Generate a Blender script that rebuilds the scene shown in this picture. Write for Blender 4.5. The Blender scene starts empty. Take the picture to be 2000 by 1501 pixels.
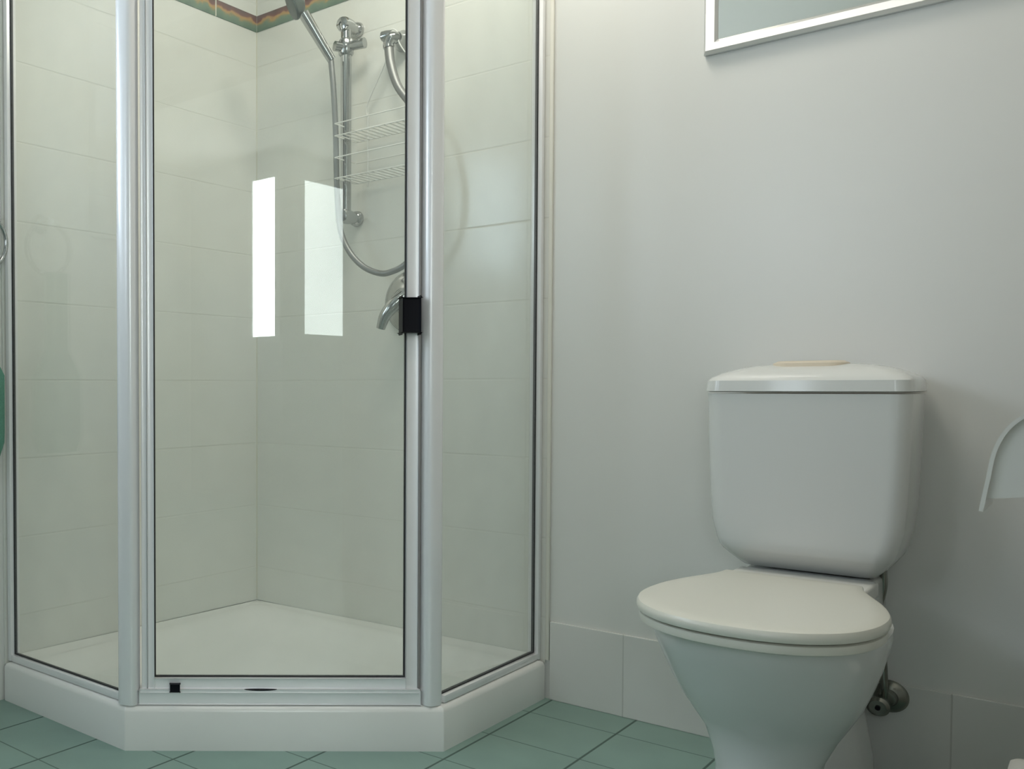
import bpy, bmesh, math, random
from mathutils import Vector, Matrix

random.seed(4)
scene = bpy.context.scene
COL = scene.collection
PI = math.pi

# ------------------------------------------------------------------ camera
CX, CY, FPX = 359.05, 803.9, 1829.34          # principal point and focal length of the 2000x1501 crop
YAW, PITCH, ROLL = math.radians(45.31), math.radians(1.567), math.radians(0.14)
f0 = Vector((-math.sin(YAW), math.cos(YAW), 0)); r0 = Vector((math.cos(YAW), math.sin(YAW), 0)); up0 = Vector((0, 0, 1))
fw = f0 * math.cos(PITCH) - up0 * math.sin(PITCH)
dn = -(up0 * math.cos(PITCH) + f0 * math.sin(PITCH))
rt = r0 * math.cos(ROLL) + dn * math.sin(ROLL)
dn = dn * math.cos(ROLL) - r0 * math.sin(ROLL)
cam_d = bpy.data.cameras.new('camera')
cam = bpy.data.objects.new('camera', cam_d); COL.objects.link(cam)
m = Matrix.Identity(4)
for i in range(3):
    m[i][0] = rt[i]; m[i][1] = -dn[i]; m[i][2] = -fw[i]
m[0][3], m[1][3], m[2][3] = 1.968, -2.2752, 0.7808
cam.matrix_world = m
cam_d.sensor_width = 36; cam_d.sensor_fit = 'HORIZONTAL'
cam_d.lens = 36 * FPX / 2000
cam_d.shift_x = (1000 - CX) / 2000
cam_d.shift_y = (CY - 750.5) / 2000
cam_d.clip_start = 0.02
scene.camera = cam

# ------------------------------------------------------------------ world, lights, exposure
w = bpy.data.worlds.new('world'); scene.world = w; w.use_nodes = True
w.node_tree.nodes['Background'].inputs[0].default_value = (0.75, 0.85, 1, 1)
w.node_tree.nodes['Background'].inputs[1].default_value = 0.05
scene.view_settings.view_transform = 'Standard'
scene.view_settings.look = 'None'
scene.view_settings.exposure = 0.0
scene.view_settings.gamma = 1.0

def area(name, loc, direction, sx, sy, power, color, shape='RECTANGLE'):
    l = bpy.data.lights.new(name, 'AREA'); l.shape = shape
    l.size = sx; l.size_y = sy; l.energy = power; l.color = color
    o = bpy.data.objects.new(name, l); COL.objects.link(o)
    o.location = loc
    o.rotation_euler = Vector(direction).to_track_quat('-Z', 'Y').to_euler()
    return o
# strength of each window and lamp, added fill lights included
LT = dict(A=6.0, B=3.3, C=4.6, D=5.0, E=8.4, F=4.8, G=5.8, H=9.0)
area('ceiling_light', (0.75, -0.60, 2.36), (0, 0, -1), 0.40, 0.40, LT['A'], (1.0, 0.95, 0.84), 'DISK')
if LT['B']: area('fill_light_room', (1.30, -1.40, 2.36), (0, 0, -1), 0.40, 0.40, LT['B'], (1.0, 0.94, 0.84), 'DISK')  # added fill light, no lamp known here
if LT['G']: area('fill_light_wall', (1.08, -0.40, 2.36), (0, 0, -1), 0.30, 0.30, LT['G'], (1.0, 0.94, 0.84), 'DISK')  # added fill to brighten the upper toilet wall, no lamp known here

# ------------------------------------------------------------------ materials
def mat(name, color, rough=0.5, metal=0.0, spec=0.5, noise=0.0, nscale=20.0, bump=0.0, coat=0.0):
    mt = bpy.data.materials.new(name); mt.use_nodes = True
    nt = mt.node_tree; b = nt.nodes['Principled BSDF']
    b.inputs['Base Color'].default_value = (*color, 1)
    b.inputs['Roughness'].default_value = rough
    b.inputs['Metallic'].default_value = metal
    b.inputs['Specular IOR Level'].default_value = spec
    b.inputs['Coat Weight'].default_value = coat
    tc = nt.nodes.new('ShaderNodeTexCoord')
    nz = nt.nodes.new('ShaderNodeTexNoise'); nz.inputs['Scale'].default_value = nscale; nz.inputs['Detail'].default_value = 3
    nt.links.new(tc.outputs['Object'], nz.inputs['Vector'])
    mx = nt.nodes.new('ShaderNodeMix'); mx.data_type = 'RGBA'
    mx.inputs['A'].default_value = (*[c * (1 - noise) for c in color], 1)
    mx.inputs['B'].default_value = (*[min(1, c * (1 + noise)) for c in color], 1)
    nt.links.new(nz.outputs['Fac'], mx.inputs['Factor'])
    nt.links.new(mx.outputs['Result'], b.inputs['Base Color'])
    if bump:
        bp = nt.nodes.new('ShaderNodeBump'); bp.inputs['Strength'].default_value = bump; bp.inputs['Distance'].default_value = 0.002
        nt.links.new(nz.outputs['Fac'], bp.inputs['Height']); nt.links.new(bp.outputs['Normal'], b.inputs['Normal'])
    return mt

def math_node(nt, op, a, b=None, c=None):
    n = nt.nodes.new('ShaderNodeMath'); n.operation = op
    for i, v in enumerate((a, b, c)):
        if v is None: continue
        if isinstance(v, (int, float)): n.inputs[i].default_value = v
        else: nt.links.new(v, n.inputs[i])
    return n.outputs[0]

def line_mask(nt, coord, pitch, off, half):
    """1 on a joint of the given half width repeated with pitch, else 0"""
    v = math_node(nt, 'SUBTRACT', coord, off)
    v = math_node(nt, 'PINGPONG', v, pitch / 2)      # distance to the nearest multiple
    mr = nt.nodes.new('ShaderNodeMapRange'); mr.interpolation_type = 'SMOOTHSTEP'
    nt.links.new(v, mr.inputs['Value'])
    mr.inputs['From Min'].default_value = half * 0.6; mr.inputs['From Max'].default_value = half * 1.6
    mr.inputs['To Min'].default_value = 1; mr.inputs['To Max'].default_value = 0
    return mr.outputs['Result']

def tile_mat(name, color, grout, ax1, p1, o1, h1, ax2, p2, o2, h2, rough, var=0.04, strength2=1.0, coat=0.0, nscale=3.0, bump=0.3):
    mt = bpy.data.materials.new(name); mt.use_nodes = True
    nt = mt.node_tree; b = nt.nodes['Principled BSDF']
    geo = nt.nodes.new('ShaderNodeNewGeometry')
    sep = nt.nodes.new('ShaderNodeSeparateXYZ'); nt.links.new(geo.outputs['Position'], sep.inputs[0])
    m1 = line_mask(nt, sep.outputs[ax1], p1, o1, h1)
    m2 = math_node(nt, 'MULTIPLY', line_mask(nt, sep.outputs[ax2], p2, o2, h2), strength2)
    mk = math_node(nt, 'MAXIMUM', m1, m2)
    nz = nt.nodes.new('ShaderNodeTexNoise'); nz.inputs['Scale'].default_value = nscale; nz.inputs['Detail'].default_value = 6
    nt.links.new(geo.outputs['Position'], nz.inputs['Vector'])
    mv = nt.nodes.new('ShaderNodeMix'); mv.data_type = 'RGBA'
    mv.inputs['A'].default_value = (*[c * (1 - var) for c in color], 1); mv.inputs['B'].default_value = (*[c * (1 + var) for c in color], 1)
    nt.links.new(nz.outputs['Fac'], mv.inputs['Factor'])
    mg = nt.nodes.new('ShaderNodeMix'); mg.data_type = 'RGBA'
    nt.links.new(mk, mg.inputs['Factor']); nt.links.new(mv.outputs['Result'], mg.inputs['A']); mg.inputs['B'].default_value = (*grout, 1)
    nt.links.new(mg.outputs['Result'], b.inputs['Base Color'])
    b.inputs['Roughness'].default_value = rough
    rr = math_node(nt, 'MULTIPLY_ADD', mk, 0.5, rough); nt.links.new(rr, b.inputs['Roughness'])
    bp = nt.nodes.new('ShaderNodeBump'); bp.inputs['Strength'].default_value = bump; bp.inputs['Distance'].default_value = 0.0015
    nt.links.new(math_node(nt, 'SUBTRACT', 1.0, mk), bp.inputs['Height']); nt.links.new(bp.outputs['Normal'], b.inputs['Normal'])
    b.inputs['Coat Weight'].default_value = coat
    return mt

def glass_mat(name, tint, haze, haze_col):
    mt = bpy.data.materials.new(name); mt.use_nodes = True
    nt = mt.node_tree; nt.nodes.clear()
    out = nt.nodes.new('ShaderNodeOutputMaterial')
    tr = nt.nodes.new('ShaderNodeBsdfTransparent'); tr.inputs[0].default_value = (*tint, 1)
    df = nt.nodes.new('ShaderNodeBsdfDiffuse'); df.inputs[0].default_value = (*haze_col, 1)
    gl = nt.nodes.new('ShaderNodeBsdfGlossy'); gl.inputs['Roughness'].default_value = 0.0
    geo = nt.nodes.new('ShaderNodeNewGeometry')
    ior = math_node(nt, 'MULTIPLY_ADD', geo.outputs['Backfacing'], 1 / 1.5 - 1.5, 1.5)   # same pane reflection on both faces
    fr = nt.nodes.new('ShaderNodeFresnel'); nt.links.new(ior, fr.inputs['IOR'])
    tc = nt.nodes.new('ShaderNodeNewGeometry')
    nz = nt.nodes.new('ShaderNodeTexNoise'); nz.inputs['Scale'].default_value = 5; nz.inputs['Detail'].default_value = 5
    nt.links.new(tc.outputs['Position'], nz.inputs['Vector'])
    hz = math_node(nt, 'MULTIPLY', nz.outputs['Fac'], haze * 2)
    m1 = nt.nodes.new('ShaderNodeMixShader'); nt.links.new(hz, m1.inputs[0])
    nt.links.new(tr.outputs[0], m1.inputs[1]); nt.links.new(df.outputs[0], m1.inputs[2])
    m2 = nt.nodes.new('ShaderNodeMixShader'); nt.links.new(fr.outputs[0], m2.inputs[0])
    nt.links.new(m1.outputs[0], m2.inputs[1]); nt.links.new(gl.outputs[0], m2.inputs[2])
    nt.links.new(m2.outputs[0], out.inputs[0])
    return mt

def emit_mat(name, color, strength):
    mt = bpy.data.materials.new(name); mt.use_nodes = True
    nt = mt.node_tree; b = nt.nodes['Principled BSDF']
    b.inputs['Base Color'].default_value = (0.8, 0.85, 0.85, 1)
    b.inputs['Emission Color'].default_value = (*color, 1)
    b.inputs['Emission Strength'].default_value = strength
    return mt

def border_mat():
    """listello: maroon band over a wavy ochre line over green, white joints every 200 mm"""
    mt = bpy.data.materials.new('patterned_border_tile'); mt.use_nodes = True
    nt = mt.node_tree; b = nt.nodes['Principled BSDF']; b.inputs['Roughness'].default_value = 0.2
    geo = nt.nodes.new('ShaderNodeNewGeometry')
    sep = nt.nodes.new('ShaderNodeSeparateXYZ'); nt.links.new(geo.outputs['Position'], sep.inputs[0])
    nz = nt.nodes.new('ShaderNodeTexNoise'); nz.inputs['Scale'].default_value = 45; nz.inputs['Detail'].default_value = 2
    nt.links.new(geo.outputs['Position'], nz.inputs['Vector'])
    run = math_node(nt, 'SUBTRACT', sep.outputs[0], sep.outputs[1])
    wave = math_node(nt, 'MULTIPLY', math_node(nt, 'SINE', math_node(nt, 'MULTIPLY', run, 2 * PI / 0.066)), 0.08)
    v = math_node(nt, 'DIVIDE', math_node(nt, 'SUBTRACT', sep.outputs[2], 1.897), 0.05)
    v = math_node(nt, 'ADD', v, wave)
    v = math_node(nt, 'ADD', v, math_node(nt, 'MULTIPLY', math_node(nt, 'SUBTRACT', nz.outputs['Fac'], 0.5), 0.45))
    cr = nt.nodes.new('ShaderNodeValToRGB'); nt.links.new(v, cr.inputs[0])
    el = cr.color_ramp.elements
    el[0].position = 0.0; el[0].color = (0.10, 0.17, 0.11, 1)
    el[1].position = 1.0; el[1].color = (0.10, 0.035, 0.02, 1)
    for pos, c in ((0.34, (0.16, 0.24, 0.15)), (0.46, (0.30, 0.25, 0.10)), (0.55, (0.50, 0.29, 0.08)), (0.64, (0.42, 0.22, 0.07)), (0.72, (0.20, 0.06, 0.03)), (0.86, (0.13, 0.04, 0.025))):
        e = el.new(pos); e.color = (*c, 1)
    jx = line_mask(nt, run, 0.2, 0.0, 0.0022)
    mg = nt.nodes.new('ShaderNodeMix'); mg.data_type = 'RGBA'
    nt.links.new(jx, mg.inputs['Factor']); nt.links.new(cr.outputs[0], mg.inputs['A']); mg.inputs['B'].default_value = (0.7, 0.68, 0.55, 1)
    nt.links.new(mg.outputs['Result'], b.inputs['Base Color'])
    return mt

HAZE = 0.07
M = {}
M['wall'] = mat('painted_wall', (0.76, 0.76, 0.73), 0.30, noise=0.015, nscale=3, spec=0.9)
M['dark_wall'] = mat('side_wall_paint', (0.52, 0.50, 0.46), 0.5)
M['ceiling'] = mat('ceiling_paint', (0.84, 0.83, 0.78), 0.8)
M['hall'] = mat('hall_wall_paint', (0.55, 0.58, 0.60), 0.7)
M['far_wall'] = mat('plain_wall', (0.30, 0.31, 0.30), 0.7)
M['floor'] = tile_mat('green_floor_tile', (0.215, 0.33, 0.285), (0.075, 0.12, 0.10), 0, 0.2, -0.0294 + 0.2, 0.0022, 1, 0.2, -0.127, 0.0016, 0.32, var=0.16, nscale=9, strength2=0.75)
M['wtile_l'] = tile_mat('cream_wall_tile_left', (0.80, 0.80, 0.745), (0.73, 0.728, 0.668), 2, 0.198, 0.005, 0.0018, 1, 0.2, -0.155, 0.001, 0.16, var=0.015, strength2=0.12)
M['wtile_b'] = tile_mat('cream_wall_tile_back', (0.80, 0.80, 0.745), (0.73, 0.728, 0.668), 2, 0.198, 0.005, 0.0018, 0, 0.2, 0.0, 0.001, 0.16, var=0.015, strength2=0.12)
M['skirt'] = tile_mat('white_skirting_tile', (0.73, 0.73, 0.70), (0.56, 0.56, 0.53), 2, 5.0, 0.198, 0.001, 0, 0.2, 0.140, 0.0012, 0.25, var=0.01)
M['border'] = border_mat()
M['alu'] = mat('satin_white_aluminium', (0.91, 0.905, 0.915), 0.30, metal=0.12, spec=0.8, coat=1.0)
M['alu'].node_tree.nodes['Principled BSDF'].inputs['Coat Roughness'].default_value = 0.18
M['alu_grey'] = mat('grey_aluminium_groove', (0.34, 0.33, 0.34), 0.4, metal=0.3)
M['gasket'] = mat('dark_rubber_gasket', (0.02, 0.02, 0.022), 0.6)
M['black'] = mat('black_plastic', (0.005, 0.005, 0.009), 0.5, spec=0.15)
M['glass'] = glass_mat('clear_shower_glass', (0.965, 0.985, 0.975), HAZE, (0.78, 0.82, 0.81))
M['tray'] = mat('white_acrylic_tray', (0.87, 0.87, 0.84), 0.22, spec=0.5)
M['chrome'] = mat('chrome', (0.47, 0.48, 0.475), 0.12, metal=1.0)
M['hose'] = mat('grey_metal_hose', (0.25, 0.255, 0.25), 0.45, metal=0.8)
M['dark_chrome'] = mat('dark_green_grey_plastic', (0.065, 0.085, 0.07), 0.35)
M['wire'] = mat('white_coated_wire', (0.82, 0.82, 0.78), 0.35)
M['ceramic'] = mat('white_ceramic', (0.66, 0.67, 0.65), 0.12, spec=0.5)
M['seat'] = mat('cream_plastic_seat', (0.67, 0.66, 0.585), 0.28)
M['button'] = mat('beige_button', (0.66, 0.58, 0.46), 0.35)
M['silver'] = mat('silver_frame', (0.70, 0.71, 0.71), 0.33, metal=0.85)
M['mirror'] = mat('mirror_glass', (0.95, 0.93, 0.84), 0.02, metal=1.0)
M['white_plastic'] = mat('white_plastic', (0.70, 0.70, 0.665), 0.3)
M['paper'] = mat('toilet_paper', (0.74, 0.75, 0.73), 0.9, bump=0.2, nscale=120)
M['towel'] = mat('green_towelling', (0.115, 0.29, 0.22), 0.95, noise=0.25, nscale=220, bump=0.8)
M['tap'] = mat('weathered_chrome', (0.26, 0.27, 0.24), 0.22, metal=0.9, noise=0.3, nscale=40)
M['win_a'] = emit_mat('daylight_clear_pane', (0.93, 1.0, 0.97), LT['E'] * 2.2)
M['win_b'] = emit_mat('daylight_frosted_pane', (0.90, 1.0, 0.97), LT['E'])
M['win_c'] = emit_mat('daylight_side_pane', (0.72, 0.85, 1.0), LT['C'])
M['win_d'] = emit_mat('daylight_south_pane', (0.80, 0.90, 1.0), LT['D'])
M['hall_fill'] = emit_mat('hall_fill_pane', (0.88, 0.95, 1.0), LT['F'])  # glow of the added hall window
M['win_h'] = emit_mat('daylight_near_pane', (0.74, 0.87, 1.0), LT['H'])
M['frame_bead'] = mat('white_edge_bead', (0.80, 0.78, 0.70), 0.35)
M['frame_w'] = mat('window_frame_paint', (0.7, 0.72, 0.74), 0.4)

# ------------------------------------------------------------------ builders
def world_loc(p):
    v = Vector((0, 0, 0))
    while p is not None:
        v += p.location; p = p.parent
    return v

def obj(name, bm, material, parent=None, smooth=True, angle=38):
    off = world_loc(parent)
    if parent is not None: bmesh.ops.translate(bm, vec=-off, verts=bm.verts)
    bmesh.ops.recalc_face_normals(bm, faces=bm.faces)
    me = bpy.data.meshes.new(name); bm.to_mesh(me); bm.free()
    me.materials.append(material)
    if smooth:
        me.polygons.foreach_set('use_smooth', [True] * len(me.polygons))
        me.set_sharp_from_angle(angle=math.radians(angle))
    o = bpy.data.objects.new(name, me); COL.objects.link(o)
    if parent is not None: o.parent = parent
    return o

def tag(o, label, cat, group=None):
    o['label'] = label; o['category'] = cat
    if group: o['group'] = group
    return o

def thing(name, label, cat, loc):
    o = bpy.data.objects.new(name, None); COL.objects.link(o)
    o.location = loc; o.empty_display_size = 0.05
    return tag(o, label, cat)

def struct(name, bm, material, **k):
    o = obj(name, bm, material, **k); o['kind'] = 'structure'; return o

def box(bm, lo, hi, bev=0.0, seg=2):
    r = bmesh.ops.create_cube(bm, size=1)
    vs = r['verts']
    c = [(a + b) / 2 for a, b in zip(lo, hi)]; s = [abs(b - a) for a, b in zip(lo, hi)]
    for v in vs: v.co = Vector((v.co[i] * s[i] + c[i] for i in range(3)))
    if bev:
        es = list({e for v in vs for e in v.link_edges})
        bmesh.ops.bevel(bm, geom=es, offset=bev, segments=seg, affect='EDGES', profile=0.6)
    return bm

def loft(bm, rings, cap0=True, cap1=True, closed=True):
    rv = [[bm.verts.new(p) for p in r] for r in rings]
    n = len(rings[0])
    for a, b in zip(rv, rv[1:]):
        for i in range(n if closed else n - 1):
            j = (i + 1) % n
            bm.faces.new((a[i], a[j], b[j], b[i]))
    if cap0: bm.faces.new(rv[0][::-1])
    if cap1: bm.faces.new(rv[-1])
    return bm

def catmull(pts, n=8, closed=False):
    P = [Vector(p) for p in pts]; out = []; L = len(P)
    for i in range(L if closed else L - 1):
        g = lambda k: P[k % L] if closed else P[max(0, min(L - 1, k))]
        a, b, c, d = g(i - 1), g(i), g(i + 1), g(i + 2)
        for t in range(n):
            t = t / n
            out.append(0.5 * ((2 * b) + (c - a) * t + (2 * a - 5 * b + 4 * c - d) * t * t + (3 * b - a - 3 * c + d) * t ** 3))
    if not closed: out.append(P[-1].copy())
    return out

def tube(bm, pts, rad, seg=14, caps=True):
    """sweep a circle along pts; rad is a number or a list"""
    P = [Vector(p) for p in pts]; n = len(P)
    R = rad if isinstance(rad, (list, tuple)) else [rad] * n
    t0 = (P[1] - P[0]).normalized()
    u = t0.cross(Vector((0, 0, 1)))
    if u.length < 1e-3: u = t0.cross(Vector((1, 0, 0)))
    u.normalize()
    rings = []
    for i in range(n):
        t = (P[min(i + 1, n - 1)] - P[max(i - 1, 0)]).normalized()
        u = (u - t * u.dot(t)).normalized(); v = t.cross(u)
        rings.append([P[i] + (u * math.cos(a) + v * math.sin(a)) * R[i] for a in [2 * PI * k / seg for k in range(seg)]])
    return loft(bm, rings, caps, caps)

def lathe(bm, base, axis, prof, seg=32):
    """prof: list of (distance along axis, radius)"""
    base = Vector(base); ax = Vector(axis).normalized()
    u = ax.cross(Vector((0, 0, 1)))
    if u.length < 1e-3: u = Vector((1, 0, 0))
    u.normalize(); v = ax.cross(u)
    rings = [[base + ax * h + (u * math.cos(a) + v * math.sin(a)) * max(r, 1e-4) for a in [2 * PI * k / seg for k in range(seg)]] for h, r in prof]
    return loft(bm, rings)

def prism(bm, poly, z0, z1):
    return loft(bm, [[Vector((x, y, z0)) for x, y in poly], [Vector((x, y, z1)) for x, y in poly]])

def inset_poly(poly, d, rad, n=7):
    """inset a convex CCW polygon by d per edge (d number) and round each corner with rad[i]"""
    P = [Vector(p) for p in poly]; L = len(P); lines = []
    for i in range(L):
        a, b = P[i], P[(i + 1) % L]; t = (b - a).normalized(); nrm = Vector((-t.y, t.x))
        dd = d[i] if isinstance(d, (list, tuple)) else d
        lines.append((a + nrm * dd, t))
    out = []
    for i in range(L):
        (p, t), (q, s) = lines[i - 1], lines[i]
        k = ((q - p).x * s.y - (q - p).y * s.x) / (t.x * s.y - t.y * s.x)
        c = p + t * k
        r = rad[i]
        ang = t.angle(s); tl = r * math.tan(ang / 2)
        a, b = c - t * tl, c + s * tl
        for j in range(n):
            u = j / (n - 1)
            out.append((a * (1 - u) ** 2 + c * 2 * u * (1 - u) + b * u * u))
    return out

B = lambda: bmesh.new()

# ------------------------------------------------------------------ setting
H = 2.4
RX = 2.04                                     # right wall plane
struct('floor', box(B(), (-0.1, -4.6, -0.1), (6.0, 0.1, 0)), M['floor'], smooth=False)
struct('ceiling', box(B(), (-0.1, -4.6, H), (6.0, 0.1, H + 0.1)), M['ceiling'], smooth=False)
struct('wall_back', box(B(), (-0.1, 0, 0), (RX + 0.1, 0.1, H)), M['wall'], smooth=False)
struct('wall_left', box(B(), (-0.1, -3.3, 0), (0, 0, H)), M['wall'], smooth=False)
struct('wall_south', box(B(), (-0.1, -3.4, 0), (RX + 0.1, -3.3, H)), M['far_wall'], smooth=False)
struct('wall_right', box(B(), (RX, -1.56, 0), (RX + 0.1, 0, H)), M['dark_wall'], smooth=False)
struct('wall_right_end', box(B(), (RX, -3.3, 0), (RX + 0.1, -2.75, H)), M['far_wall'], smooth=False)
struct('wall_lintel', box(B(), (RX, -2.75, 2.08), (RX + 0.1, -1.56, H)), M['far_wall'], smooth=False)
# the room beyond the doorway, seen only in the shower door's reflection
struct('wall_hall_north', box(B(), (RX + 0.1, -0.6, 0), (6.0, -0.5, H)), M['hall'], smooth=False)
struct('wall_hall_east', box(B(), (5.6, -3.6, 0), (5.7, -0.6, H)), M['hall'], smooth=False)
struct('wall_hall_south', box(B(), (4.10, -3.7, 0), (5.7, -3.6, H)), M['hall'], smooth=False)
struct('wall_hall_nook', box(B(), (4.10, -4.6, 0), (4.2, -3.7, H)), M['hall'], smooth=False)
struct('wall_hall_end', box(B(), (-0.1, -4.6, 0), (4.2, -4.5, H)), M['hall'], smooth=False)

# cream tiling inside the shower, up to above the patterned border
struct('wall_shower_left', box(B(), (0.0005, -0.962, 0.09), (0.004, -0.004, 1.897)), M['wtile_l'], smooth=False)
struct('wall_shower_back', box(B(), (0.004, -0.004, 0.09), (0.952, -0.0005, 1.897)), M['wtile_b'], smooth=False)
struct('wall_shower_left_upper', box(B(), (0.0005, -0.962, 1.947), (0.004, -0.004, 2.2)), M['wtile_l'], smooth=False)
struct('wall_shower_back_upper', box(B(), (0.004, -0.004, 1.947), (0.952, -0.0005, 2.2)), M['wtile_b'], smooth=False)
struct('trim_1', box(B(), (0.0005, -0.962, 1.897), (0.006, -0.0065, 1.947)), M['border'], smooth=False)
struct('trim_2', box(B(), (0.0065, -0.006, 1.897), (0.952, -0.0005, 1.947)), M['border'], smooth=False)
struct('trim_3', box(B(), (0.0, -0.0065, 0.10), (0.0062, -0.0, 2.2)), mat('cream_grout', (0.74, 0.72, 0.60), 0.6), smooth=False)
struct('trim_4', box(B(), (0.9535, -0.0085, 0.0975), (0.9625, -0.0, 2.2), 0.002), M['frame_bead'])
struct('baseboard_back', box(B(), (0.9635, -0.006, 0), (RX, 0, 0.195), 0.002), M['skirt'], smooth=False)

# windows
def window(name, lo, hi, axis, pane, t=0.045):
    """flat window on a wall; axis = thickness axis. frame with one pane child"""
    a, b = [i for i in range(3) if i != axis]
    bm = B()
    def seg(a0, a1, b0, b1):
        l = [0, 0, 0]; h = [0, 0, 0]
        l[axis], h[axis] = lo[axis], hi[axis]; l[a], h[a] = a0, a1; l[b], h[b] = b0, b1
        box(bm, l, h, 0.004)
    seg(lo[a], hi[a], lo[b], lo[b] + t); seg(lo[a], hi[a], hi[b] - t, hi[b])
    seg(lo[a], lo[a] + t, lo[b] + t, hi[b] - t); seg(hi[a] - t, hi[a], lo[b] + t, hi[b] - t)
    f = struct(name, bm, M['frame_w'], smooth=False)
    l = list(lo); h = list(hi); mid = (lo[axis] + hi[axis]) / 2
    l[axis], h[axis] = mid - 0.004, mid + 0.004
    l[a] += t; h[a] -= t; l[b] += t; h[b] -= t
    obj('pane', box(B(), l, h), pane, f, smooth=False)
    return f
window('window_1', (0.0, -2.95, 1.15), (0.03, -2.35, 2.05), 0, M['win_c'])
window('window_2', (4.07, -3.90, 1.08), (4.10, -3.60, 2.26), 0, M['win_a'])
window('window_3', (4.26, -3.60, 1.10), (4.93, -3.57, 2.26), 1, M['win_b'])
window('window_4', (0.585, -3.30, 1.20), (0.965, -3.27, 1.85), 1, M['win_d'])
window('hall_fill_window', (2.40, -4.50, 0.90), (3.60, -4.47, 2.1), 1, M['hall_fill'])  # added, unseen: sends fill light in through the doorway
window('window_6', (0.0, -2.1, 1.18), (0.03, -1.205, 1.85), 0, M['win_h'], 0.11)

# ------------------------------------------------------------------ shower tray
PA, PB, PC, PD, PO = (0.005, -0.966), (0.464, -0.968), (0.950, -0.490), (0.953, -0.005), (0.005, -0.005)
TRAY = [PA, PB, PC, PD, PO]
tray = thing('shower_tray', 'white five-sided shower tray with raised rim on the green tiles', 'shower tray', (0.5, -0.5, 0))
bm = B()
rr = lambda f, g: [0.004, f, f, 0.004, g]
prof = [(0.000, 0.0, .006, .004), (0.000, 0.083, .006, .004), (0.003, 0.091, .006, .004), (0.009, 0.095, .006, .004),
        (0.020, 0.096, .006, .01), (0.050, 0.0955, .02, .06), (0.075, 0.089, .03, .08), (0.12, 0.072, .04, .10), (0.18, 0.062, .05, .10), (0.25, 0.058, .05, .08)]
rings = []
for d, z, f, g in prof:
    rings.append([Vector((p.x, p.y, z)) for p in inset_poly(TRAY, d, rr(f, g))])
loft(bm, rings)
obj('basin', bm, M['tray'], tray)
# rear upstand with a coved back corner, under the tiles
bm = B()
rear = [(0.005, -0.94), (0.005, -0.005), (0.92, -0.005)]
def rear_path(off, rad):
    c = Vector((off, -off)); pts = [Vector((off, -0.93))]
    for j in range(13):
        u = j / 12; a = Vector((off, -off - rad)); b = Vector((off + rad, -off))
        pts.append(a * (1 - u) ** 2 + c * 2 * u * (1 - u) + b * u * u)
    pts.append(Vector((0.915, -off))); return pts
rs = [(0.0055, 0.096, 0.001), (0.0055, 0.107, 0.001), (0.012, 0.104, 0.02), (0.024, 0.099, 0.04), (0.045, 0.0962, 0.06)]
dip = lambda p, z: z - 0.013 * math.exp(-((p.x - p.y) / 0.16) ** 2) * (z - 0.0955) / 0.0115
loft(bm, [[Vector((p.x, p.y, dip(p, z))) for p in rear_path(o_, r_)] for o_, z, r_ in rs], False, False, closed=False)
obj('coved_edge', bm, M['tray'], tray)

# ------------------------------------------------------------------ shower enclosure
B2, C2 = Vector((0.464, -0.968)), Vector((0.950, -0.490))
U = (C2 - B2).normalized(); N = Vector((U.y, -U.x))
TOP = 2.05
def dp(s, o, z):
    p = B2 + U * s + N * o
    return Vector((p.x, p.y, z))
def dbox(bm, s0, s1, o0, o1, z0, z1, bev=0.0, seg=2):
    r = bmesh.ops.create_cube(bm, size=1); vs = r['verts']
    for v in vs:
        s = s0 if v.co.x < 0 else s1; o = o0 if v.co.y < 0 else o1; z = z0 if v.co.z < 0 else z1
        v.co = dp(s, o, z)
    if bev:
        es = list({e for v in vs for e in v.link_edges})
        bmesh.ops.bevel(bm, geom=es, offset=bev, segments=seg, affect='EDGES', profile=0.6)
    return bm
enc = thing('shower_enclosure', 'corner shower enclosure with white aluminium frame and clear glass panels', 'shower enclosure', (0.5, -0.5, 0.096))
def post(cx, cy, ang):
    bm = B(); ring = []
    for k in range(40):
        a = 2 * PI * k / 40
        x = math.copysign(abs(math.cos(a)) ** 0.75, math.cos(a)) * 0.0225
        y = math.copysign(abs(math.sin(a)) ** 0.75, math.sin(a)) * 0.0205
        ring.append((cx + x * math.cos(ang) - y * math.sin(ang), cy + x * math.sin(ang) + y * math.cos(ang)))
    prism(bm, ring, 0.0965, TOP); return bm
pl = B2 + U * 0.0085 - N * 0.024; pr = C2 - U * 0.0235 - N * 0.024
a_d = math.atan2(U.y, U.x)
obj('corner_post', post(pl.x, pl.y, a_d - PI / 8), M['alu'], enc)
obj('corner_post', post(pr.x, pr.y, a_d + PI / 8), M['alu'], enc)
PY, PX = -0.942, 0.928
# wall channels
bm = box(B(), (0.0065, PY - 0.014, 0.0975), (0.021, PY + 0.014, TOP), 0.003); obj('wall_channel', bm, M['alu'], enc)
bm = box(B(), (PX - 0.014, -0.021, 0.0975), (PX + 0.014, -0.0065, TOP), 0.003); obj('wall_channel', bm, M['alu'], enc)
# side sills
obj('bottom_rail', box(B(), (0.021, PY - 0.013, 0.0975), (pl.x - 0.018, PY + 0.013, 0.114), 0.003), M['alu'], enc)
obj('bottom_rail', box(B(), (PX - 0.013, pr.y + 0.018, 0.0975), (PX + 0.013, -0.021, 0.114), 0.003), M['alu'], enc)
# door sill
bm = dbox(B(), 0.030, 0.634, -0.040, -0.010, 0.0975, 0.128, 0.003)
dbox(bm, 0.033, 0.631, -0.012, -0.0065, 0.124, 0.131, 0.0015)
sill = obj('bottom_rail', bm, M['alu'], enc)
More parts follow.
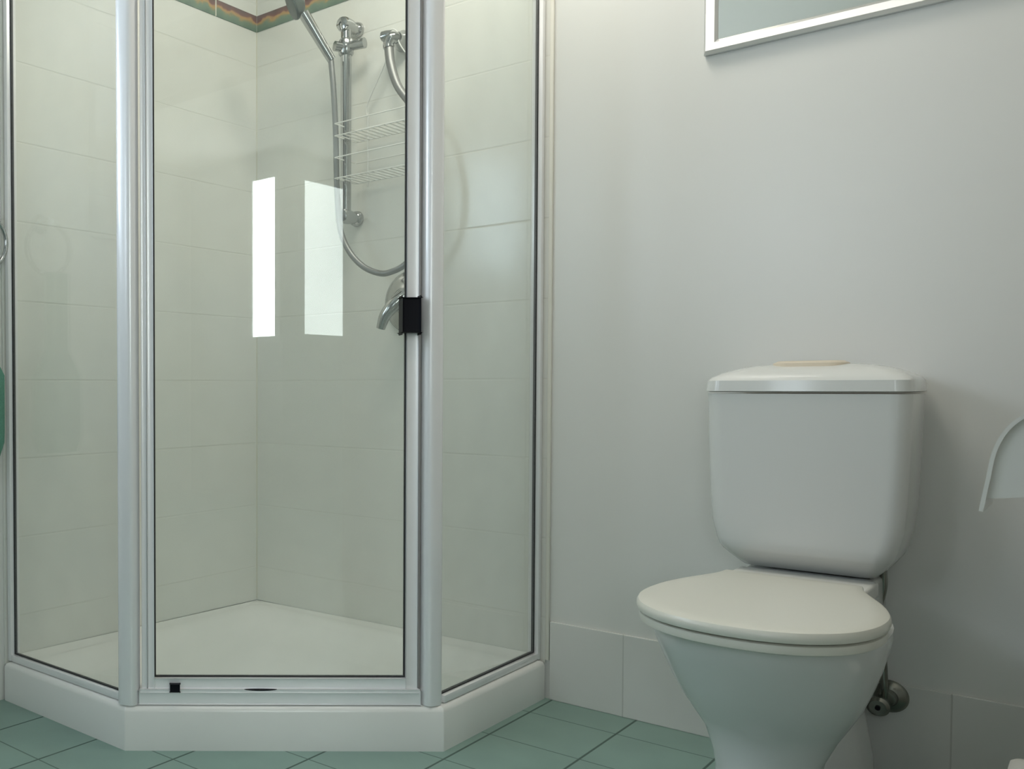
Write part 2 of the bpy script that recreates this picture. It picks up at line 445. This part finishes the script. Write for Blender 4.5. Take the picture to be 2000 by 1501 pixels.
# weep slot: thin black lens on the sill edge, standing for its shade
bm = B(); pts = []
ring0, ring1 = [], []
for k in range(24):
    a = 2 * PI * k / 24
    s = 0.2915 + 0.035 * math.cos(a); z = 0.1315 + 0.0035 * math.sin(a) * (1 if math.sin(a) < 0 else 0.35)
    ring0.append(dp(s, -0.0072, z)); ring1.append(dp(s, -0.0055, z))
loft(bm, [ring0, ring1]); obj('weep_slot', bm, M['black'], sill)
def frame_loop(bm, fn, a0, a1, z0, z1, t, o0, o1, bev=0.0):
    fn(bm, a0, a1, o0, o1, z0, z0 + t, bev); fn(bm, a0, a1, o0, o1, z1 - t, z1, bev)
    fn(bm, a0, a0 + t, o0, o1, z0 + t, z1 - t, bev); fn(bm, a1 - t, a1, o0, o1, z0 + t, z1 - t, bev)
def lbox(bm, a0, a1, o0, o1, z0, z1, bev=0): box(bm, (a0, PY + o0, z0), (a1, PY + o1, z1), bev)
def rbox(bm, a0, a1, o0, o1, z0, z1, bev=0): box(bm, (PX + o0, a0, z0), (PX + o1, a1, z1), bev)
# fixed panes
g1 = obj('glass_panel', box(B(), (0.0215, PY - 0.0025, 0.1145), (pl.x - 0.017, PY + 0.0025, TOP)), M['glass'], enc, smooth=False)
bm = B(); frame_loop(bm, lbox, 0.0215, pl.x - 0.017, 0.1145, TOP, 0.0026, -0.0036, 0.0036); obj('gasket', bm, M['gasket'], g1, smooth=False)
g2 = obj('glass_panel', box(B(), (PX - 0.0025, pr.y + 0.017, 0.1145), (PX + 0.0025, -0.0215, TOP)), M['glass'], enc, smooth=False)
bm = B(); frame_loop(bm, rbox, pr.y + 0.017, -0.0215, 0.1145, TOP, 0.0026, -0.0036, 0.0036); obj('gasket', bm, M['gasket'], g2, smooth=False)
# door: stiles, bottom rail, glass, gasket, handle, pivot
DS0, DS1, DZ0 = 0.0365, 0.6265, 0.1315
bm = B()
def stile(s0, s1): dbox(bm, s0, s1, -0.036, -0.012, DZ0, TOP - 0.01, 0.003)
stile(DS0, DS0 + 0.011); stile(DS0 + 0.013, DS0 + 0.027)
dbox(bm, DS0 + 0.010, DS0 + 0.014, -0.034, -0.016, DZ0, TOP - 0.01)
stile(DS1 - 0.024, DS1)
dbox(bm, DS0 + 0.027, DS1 - 0.024, -0.036, -0.012, DZ0, DZ0 + 0.022, 0.003)
door = obj('door', bm, M['alu'], enc); door['label'] = 'white-framed glass shower door'
G0, G1, GZ = DS0 + 0.0272, DS1 - 0.0242, DZ0 + 0.0222
dg = obj('glass_panel', dbox(B(), G0, G1, -0.0255, -0.0205, GZ, TOP - 0.01), M['glass'], door, smooth=False)
bm = B(); frame_loop(bm, dbox, G0, G1, GZ, TOP - 0.01, 0.0026, -0.027, -0.019); obj('gasket', bm, M['gasket'], door, smooth=False)
h = obj('handle', dbox(B(), 0.586, 0.6245, -0.0115, 0.016, 0.892, 0.965, 0.005, 3), M['black'], door); h['label'] = 'small black rectangular door knob'
obj('pivot_block', dbox(B(), 0.0975, 0.1185, -0.0115, -0.002, 0.126, 0.143, 0.0015), M['black'], door)
# grey groove beside the latch post
obj('door_seal', dbox(B(), 0.6275, 0.6325, -0.036, -0.018, 0.1305, TOP - 0.01), M['alu_grey'], enc, smooth=False)

# ------------------------------------------------------------------ shower fittings on the back wall (its tiles' face is y = -0.004)
YW = -0.0042
rail = thing('shower_rail', 'vertical chrome slide rail on the tiled wall behind the glass', 'shower rail', (0.388, YW, 1.25))
obj('pole', tube(B(), [(0.388, -0.062, 1.262), (0.388, -0.062, 1.800)], 0.0150, 20), M['chrome'], rail)
def bracket(z):
    bm = B()
    lathe(bm, (0.388, YW, z), (0, -1, 0), [(0, 0.021), (0.004, 0.0225), (0.012, 0.021), (0.018, 0.015), (0.036, 0.014), (0.042, 0.020), (0.072, 0.021), (0.080, 0.018), (0.084, 0.008)], 28)
    return bm
obj('wall_bracket', bracket(1.800), M['chrome'], rail)
obj('wall_bracket', bracket(1.262), M['chrome'], rail)
bm = B()
lathe(bm, (0.388, -0.062, 1.715), (0, 0, 1), [(0, 0.0185), (0.004, 0.0215), (0.040, 0.0215), (0.045, 0.0185)], 24)
tube(bm, [(0.393, -0.062, 1.738), (0.446, -0.055, 1.738)], [0.012, 0.015], 18)
tube(bm, [(0.388, -0.066, 1.736), (0.372, -0.095, 1.738)], [0.013, 0.014], 18)
sl = obj('slider', bm, M['chrome'], rail)
# hand shower with its hose
hs = thing('hand_shower', 'chrome hand shower with dark round head hooked on the slide rail', 'hand shower', (0.37, -0.10, 1.72))
bm = B()
hp = [Vector((0.368, -0.104, 1.698)).lerp(Vector((0.322, -0.172, 1.822)), k / 12) for k in range(13)]
tube(bm, hp, [0.0125 + 0.0035 * i / 12 for i in range(13)], 18)
obj('handle', bm, M['chrome'], hs)
bm = B()
ax = Vector((-0.60, -0.62, -0.42)).normalized()
lathe(bm, Vector((0.300, -0.190, 1.846)) - ax * 0.010, ax, [(-0.020, 0.012), (-0.014, 0.026), (0.000, 0.036), (0.012, 0.041), (0.018, 0.039), (0.020, 0.032), (0.021, 0.001)], 32)
o = obj('spray_head', bm, M['dark_chrome'], hs); o['label'] = 'dark grey-green spray head'
bm = B()
hz = catmull([(0.528, -0.060, 1.700), (0.540, -0.068, 1.650), (0.567, -0.075, 1.585), (0.620, -0.082, 1.510), (0.668, -0.090, 1.400), (0.684, -0.094, 1.280), (0.664, -0.096, 1.175), (0.612, -0.098, 1.108), (0.560, -0.100, 1.086), (0.520, -0.100, 1.088), (0.470, -0.100, 1.112), (0.424, -0.100, 1.160), (0.396, -0.100, 1.225), (0.386, -0.101, 1.330), (0.382, -0.103, 1.500), (0.376, -0.106, 1.620), (0.367, -0.106, 1.702)], 14)
L_ = len(hz)
rad = []
for i in range(L_):
    t = i / (L_ - 1)
    base = 0.0125 - 0.0045 * min(1, t / 0.35)
    rad.append(base * (1.0 + 0.05 * (i % 2)))
tube(bm, hz, rad, 14)
obj('hose', bm, M['hose'], hs)
# wall outlet
out = thing('shower_outlet', 'chrome wall outlet elbow that feeds the shower hose', 'shower outlet', (0.54, YW, 1.728))
obj('wall_plate', lathe(B(), (0.545, YW, 1.728), (0, -1, 0), [(0, 0.029), (0.006, 0.030), (0.020, 0.026), (0.034, 0.018), (0.044, 0.016)], 32), M['chrome'], out)
bm = B()
tube(bm, catmull([(0.545, -0.045, 1.728), (0.535, -0.058, 1.728), (0.527, -0.060, 1.715), (0.527, -0.060, 1.702)], 6), 0.015, 18)
lathe(bm, (0.535, -0.060, 1.736), (-1, -0.1, 0), [(0, 0.012), (0.012, 0.014), (0.026, 0.014), (0.030, 0.009)], 20)
obj('elbow', bm, M['chrome'], out)
# mixer tap
mix = thing('shower_mixer', 'round chrome mixer tap with lever beside the black door knob', 'mixer tap', (0.572, YW, 1.012))
obj('cover_plate', lathe(B(), (0.572, YW, 1.012), (0, -1, 0), [(0, 0.086), (0.004, 0.088), (0.010, 0.082), (0.018, 0.064), (0.026, 0.040), (0.030, 0.036), (0.052, 0.034), (0.060, 0.027), (0.063, 0.01)], 48), M['chrome'], mix)
bm = B()
lv = catmull([(0.574, -0.056, 1.022), (0.556, -0.076, 1.000), (0.536, -0.088, 0.970), (0.524, -0.090, 0.936)], 6)
tube(bm, lv, [0.023 - 0.011 * i / (len(lv) - 1) for i in range(len(lv))], 18)
obj('lever', bm, M['chrome'], mix)
# wire caddy hung from the outlet by a wire loop
cad = thing('wire_caddy', 'white wire shower caddy with two shelves hanging from the wall outlet', 'shower caddy', (0.535, -0.06, 1.35))
X0, X1, YB, YF = 0.392, 0.672, -0.018, -0.120
WR = 0.0017
def wire(name, loops, parent, r=WR):
    bm = B()
    for pts in loops: tube(bm, pts, r, 8)
    return obj(name, bm, M['wire'], parent)
hang = [(0.432, YB - 0.004, 1.545), (0.436, YB - 0.006, 1.58), (0.512, -0.040, 1.690), (0.520, -0.050, 1.735), (0.535, -0.054, 1.752), (0.552, -0.050, 1.735), (0.560, -0.050, 1.70), (0.636, YB - 0.006, 1.58), (0.640, YB - 0.004, 1.545)]
wire('hanger', [catmull(hang, 8)], cad)
wire('upright', [[(0.432, YB, 1.555), (0.432, YB, 1.345)]], cad)
wire('upright', [[(0.640, YB, 1.555), (0.640, YB, 1.345)]], cad)
def shelf(z0, z1):
    lp = []
    for z in (z0, z1):
        lp.append([(X0, YB, z), (X0, YF, z), (X1, YF, z), (X1, YB, z), (X0, YB, z)])
    n = 15
    for k in range(n):
        x = X0 + (X1 - X0) * (k + 0.5) / n
        lp.append([(x, YB, z0), (x, YF, z0)])
    return lp
wire('shelf', shelf(1.478, 1.512), cad)
wire('shelf', shelf(1.360, 1.418), cad)

# ------------------------------------------------------------------ toilet
TX = 1.540
toi = thing('toilet', 'white close-coupled toilet with cream seat lid against the painted wall', 'toilet', (TX, -0.40, 0))
def ring_egg(z, hw, front, back, n=48, p=2.0, pb=2.3, cx=TX, mid=None):
    """egg plan: elliptical front, squarer back; front/back are y values"""
    mid = mid if mid is not None else back + (front - back) * 0.52
    r = []
    for k in range(n):
        a = 2 * PI * k / n
        c, s = math.cos(a), math.sin(a)
        q = p if s < 0 else pb
        x = math.copysign(abs(c) ** (2 / q), c) * hw
        y = math.copysign(abs(s) ** (2 / q), s)
        y = mid + (y * (mid - front) if s < 0 else y * (back - mid))
        r.append(Vector((cx + x, y, z)))
    return r
bm = B()
pan = [(0.000, .100, -.550, -.320), (0.012, .100, -.550, -.320), (0.040, .090, -.540, -.330), (0.080, .080, -.530, -.345), (0.120, .077, -.528, -.352), (0.150, .082, -.534, -.345), (0.187, .098, -.540, -.312),
       (0.215, .114, -.566, -.285), (0.245, .130, -.594, -.262), (0.280, .144, -.624, -.245), (0.315, .155, -.650, -.230), (0.345, .163, -.673, -.220), (0.370, .168, -.690, -.212), (0.383, .168, -.692, -.210), (0.386, .160, -.686, -.215)]
loft(bm, [ring_egg(z, a, b, c) for z, a, b, c in pan])
obj('pan', bm, M['ceramic'], toi)
# rear shelf that carries the cistern, and trap foot
bm = box(B(), (1.423, -0.27, 0.30), (1.640, -0.02, 0.4145), 0.012, 3)
obj('cistern_shelf', bm, M['ceramic'], toi)
bm = B()
loft(bm, [ring_egg(z, a, b, c, 32, pb=4, cx=1.538) for z, a, b, c in [(0, .106, -.36, -.03), (0.015, .104, -.355, -.03), (0.08, .100, -.35, -.03), (0.14, .088, -.34, -.03), (0.20, .078, -.34, -.03), (0.31, .075, -.32, -.03)]])
obj('trap_foot', bm, M['ceramic'], toi)
half = [(0.0, -.728), (.050, -.722), (.100, -.699), (.142, -.655), (.166, -.598), (.174, -.535), (.169, -.470), (.153, -.405), (.131, -.345), (.116, -.300), (.110, -.262)]
def outline(sc, z0, tilt=0.0, dx=0.004):
    L = catmull([(x, y, 0) for x, y in half], 5)
    pts = [Vector((-p.x, p.y, 0)) for p in L[::-1][:-1]] + L
    c = Vector((0, -.5, 0)); out = []
    for p in pts:
        q = c + (p - c) * sc
        skew = -0.012 * max(0, (q.y + .5) / .24)
        out.append(Vector((TX + dx + q.x + skew, q.y, z0 + tilt * (q.y + .735))))
    return out
bm = B(); loft(bm, [outline(.955, .387), outline(.972, .389), outline(.98, .395), outline(.975, .401), outline(.955, .403)])
obj('seat', bm, M['seat'], toi)
bm = B(); T = 0.006
loft(bm, [outline(.965, .4045, T), outline(.99, .406, T), outline(1.0, .411, T), outline(.998, .417, T), outline(.985, .4215, T), outline(.955, .4235, T), outline(.85, .4245, T), outline(.45, .4255, T)])
obj('lid', bm, M['seat'], toi)
bm = box(B(), (1.418, -0.262, 0.386), (1.646, -0.145, 0.4150), 0.006, 3)
obj('hinge_cover', bm, M['white_plastic'], toi)
def rrect(z, hw, fy, by, r, cx, n=8):
    pts = []
    for (sx, yy, a0) in ((1, by, 0), (-1, by, PI / 2), (-1, fy, PI), (1, fy, 3 * PI / 2)):
        c = Vector((cx + sx * (hw - r), yy + (-r if yy == by else r)))
        for j in range(n + 1):
            a = a0 + PI / 2 * j / n
            pts.append(Vector((c.x + r * math.cos(a), c.y + r * math.sin(a), z)))
    return pts
TC = 1.529
bm = B()
cis = [(.4165, .104, -.130, .018), (.4185, .110, -.140, .02), (.436, .126, -.165, .024), (.453, .138, -.187, .027), (.462, .143, -.194, .029), (.476, .148, -.1965, .03), (.510, .156, -.1965, .03), (.560, .160, -.196, .03), (.660, .164, -.197, .03), (.7635, .167, -.198, .03)]
loft(bm, [rrect(z, hw, fy, -.012, r, TC) for z, hw, fy, r in cis])
obj('cistern', bm, M['ceramic'], toi)
bm = B()
lidp = [(.7665, .164, -.194, .028), (.7685, .1695, -.2015, .03), (.7890, .1675, -.1990, .03), (.795, .163, -.193, .03), (.803, .150, -.180, .03), (.811, .131, -.160, .03), (.817, .107, -.140, .03), (.821, .078, -.12, .028), (.822, .05, -.1, .02)]
loft(bm, [rrect(z, hw, fy, -.012 if hw > .15 else -.03, r, TC) for z, hw, fy, r in lidp])
obj('cistern_lid', bm, M['ceramic'], toi)
bm = B(); loft(bm, [rrect(z, hw, fy, by, r, TC - .004, 6) for z, hw, fy, by, r in [(.808, .066, -.145, -.06, .030), (.823, .062, -.141, -.062, .030), (.8275, .054, -.133, -.068, .028)]])
o = obj('flush_button', bm, M['button'], toi); o['label'] = 'beige flush button plate'

# ------------------------------------------------------------------ stop valve
val = thing('stop_valve', 'small tarnished chrome stop tap low on wall beside the toilet', 'stop valve', (1.644, -0.006, 0.165))
obj('wall_plate', lathe(B(), (1.645, -0.0062, 0.170), (0, -1, 0), [(0, .031), (.004, .032), (.012, .028), (.018, .017), (.03, .013)], 32), M['tap'], val)
bm = B()
lathe(bm, (1.634, -0.028, 0.163), (0.05, -1, -.1), [(0, .013), (.016, .014), (.022, .018), (.036, .019), (.042, .014)], 24)
obj('knob', bm, M['tap'], val)
obj('screw', lathe(B(), (1.6362, -0.0705, 0.1588), (0.05, -1, -.1), [(0, .0045), (.002, .0045)], 12), M['black'], val)
bm = B(); tube(bm, catmull([(1.640, -0.034, 0.172), (1.641, -0.040, 0.20), (1.638, -0.043, 0.26), (1.630, -0.052, 0.33), (1.640, -0.06, 0.39), (1.640, -0.07, 0.436)], 6), .0065, 12)
obj('supply_pipe', bm, M['tap'], val)

# ------------------------------------------------------------------ mirror
mir = thing('wall_mirror', 'silver-framed mirror high on the wall above the toilet', 'mirror', (1.65, -0.001, 1.50))
MX0, MX1, MZ0, MZ1 = 1.298, 2.000, 1.500, 2.25
def bevel_frame(x0, x1, z0, z1, t):
    """mitred moulding, chamfered to the wall at its outer edge"""
    bm = B()
    prof = [(0.0, -0.001), (0.0, -0.010), (0.006, -0.020), (t - 0.006, -0.016), (t, -0.011), (t, -0.001)]
    rings = []
    for a, y in prof:
        rings.append([Vector((x0 + a, y, z0 + a)), Vector((x1 - a, y, z0 + a)), Vector((x1 - a, y, z1 - a)), Vector((x0 + a, y, z1 - a))])
    return loft(bm, rings + [rings[0]], False, False)
obj('frame', bevel_frame(MX0, MX1, MZ0, MZ1, 0.028), M['silver'], mir, angle=20)
obj('mirror_glass', box(B(), (MX0 + .026, -0.010, MZ0 + .026), (MX1 - .026, -0.004, MZ1 - .026)), M['mirror'], mir, smooth=False)

# ------------------------------------------------------------------ toilet roll holder on the right wall
rol = thing('toilet_roll_holder', 'white curved-cover toilet roll holder cut off by the right edge', 'toilet roll holder', (RX, -0.46, 0.65))
RC = Vector((1.915, 0, 0.655))
bm = B()
arc = catmull([(RX - .002, 0, .752), (1.96, 0, .756), (1.90, 0, .752), (1.868, 0, .741), (1.846, 0, .720), (1.832, 0, .688), (1.825, 0, .646), (1.818, 0, .600)], 6)
def sheet(bm, path, th, y0, y1):
    rings = []
    inner = []
    for i, p in enumerate(path):
        t = (path[min(i + 1, len(path) - 1)] - path[max(i - 1, 0)]).normalized()
        inner.append(p + Vector((-t.z, 0, t.x)) * th)
    sec = path + inner[::-1]
    return loft(bm, [[Vector((p.x, y, p.z)) for p in sec] for y in (y0, y1)])
sheet(bm, arc, .005, -.53, -.40)
obj('cover', bm, M['white_plastic'], rol)
bm = B()
ck = [p for p in arc] + [Vector((1.835, 0, .622)), Vector((1.88, 0, .628)), Vector((RX - .002, 0, .632))]
ck = [p for p in ck if not (p.x < 1.83 and p.z < .62)]
loft(bm, [[Vector((p.x + .003, y, p.z - .003)) for p in ck] for y in (-.524, -.520)])
obj('cheek', bm, M['white_plastic'], rol)
obj('back_plate', box(B(), (RX - .012, -.53, .60), (RX - .001, -.40, .742), .003), M['white_plastic'], rol)

# ------------------------------------------------------------------ small white bin, only its corner in the picture
bn = thing('waste_bin', 'small white bin on the floor in the bottom right corner', 'bin', (1.905, -0.36, 0))
bm = B()
loft(bm, [rrect(z, hw, -.30 - .06 - hw * .7 + 0, -.36 + hw * .7, .012, 1.905 + .002, 4) for z, hw in [(0.001, .050), (.004, .053), (.17, .062)]])
obj('body', bm, M['white_plastic'], bn)
bm = B(); loft(bm, [rrect(z, hw, -.36 - hw * .7, -.36 + hw * .7, .012, 1.907, 4) for z, hw in [(.1705, .062), (.190, .062), (.194, .057), (.195, .03)]])
obj('lid', bm, M['white_plastic'], bn)

# ------------------------------------------------------------------ towel ring and towel on the left wall
tr_ = thing('towel_ring', 'chrome towel ring on the left wall beside the shower frame', 'towel ring', (0.001, -1.045, 1.20))
bm = B(); R_ = 0.066; cy_, cz_ = -1.040, 1.128
pts = [(0.040, cy_ + R_ * math.sin(2 * PI * k / 40), cz_ + R_ * math.cos(2 * PI * k / 40)) for k in range(41)]
tube(bm, pts, .0055, 12); obj('ring', bm, M['chrome'], tr_)
obj('wall_mount', lathe(B(), (0.0008, cy_, cz_ + R_), (1, 0, 0), [(0, .024), (.006, .025), (.012, .016), (.040, .012), (.052, .011)], 24), M['chrome'], tr_)
bm = B()
rows = []
for i in range(15):
    u = i / 14; z = cz_ - R_ + .006 - u * .455
    wd = .034 + .040 * min(1, max(0, (u - .48) / .06)) ** 0.6 - .014 * max(0, (u - .9) / .1) ** 2
    row = []
    for k in range(30):
        a = 2 * PI * k / 30
        y = cy_ - .020 + math.copysign(abs(math.cos(a)) ** .8, math.cos(a)) * wd
        x = .045 + math.sin(a) * (.018 + .004 * math.sin(6 * a + 3 * u))
        row.append(Vector((x, y, z)))
    rows.append(row)
loft(bm, rows[::-1])
tag(obj('hand_towel', bm, M['towel'], None), 'green hand towel hanging at the left edge below the ring', 'towel')
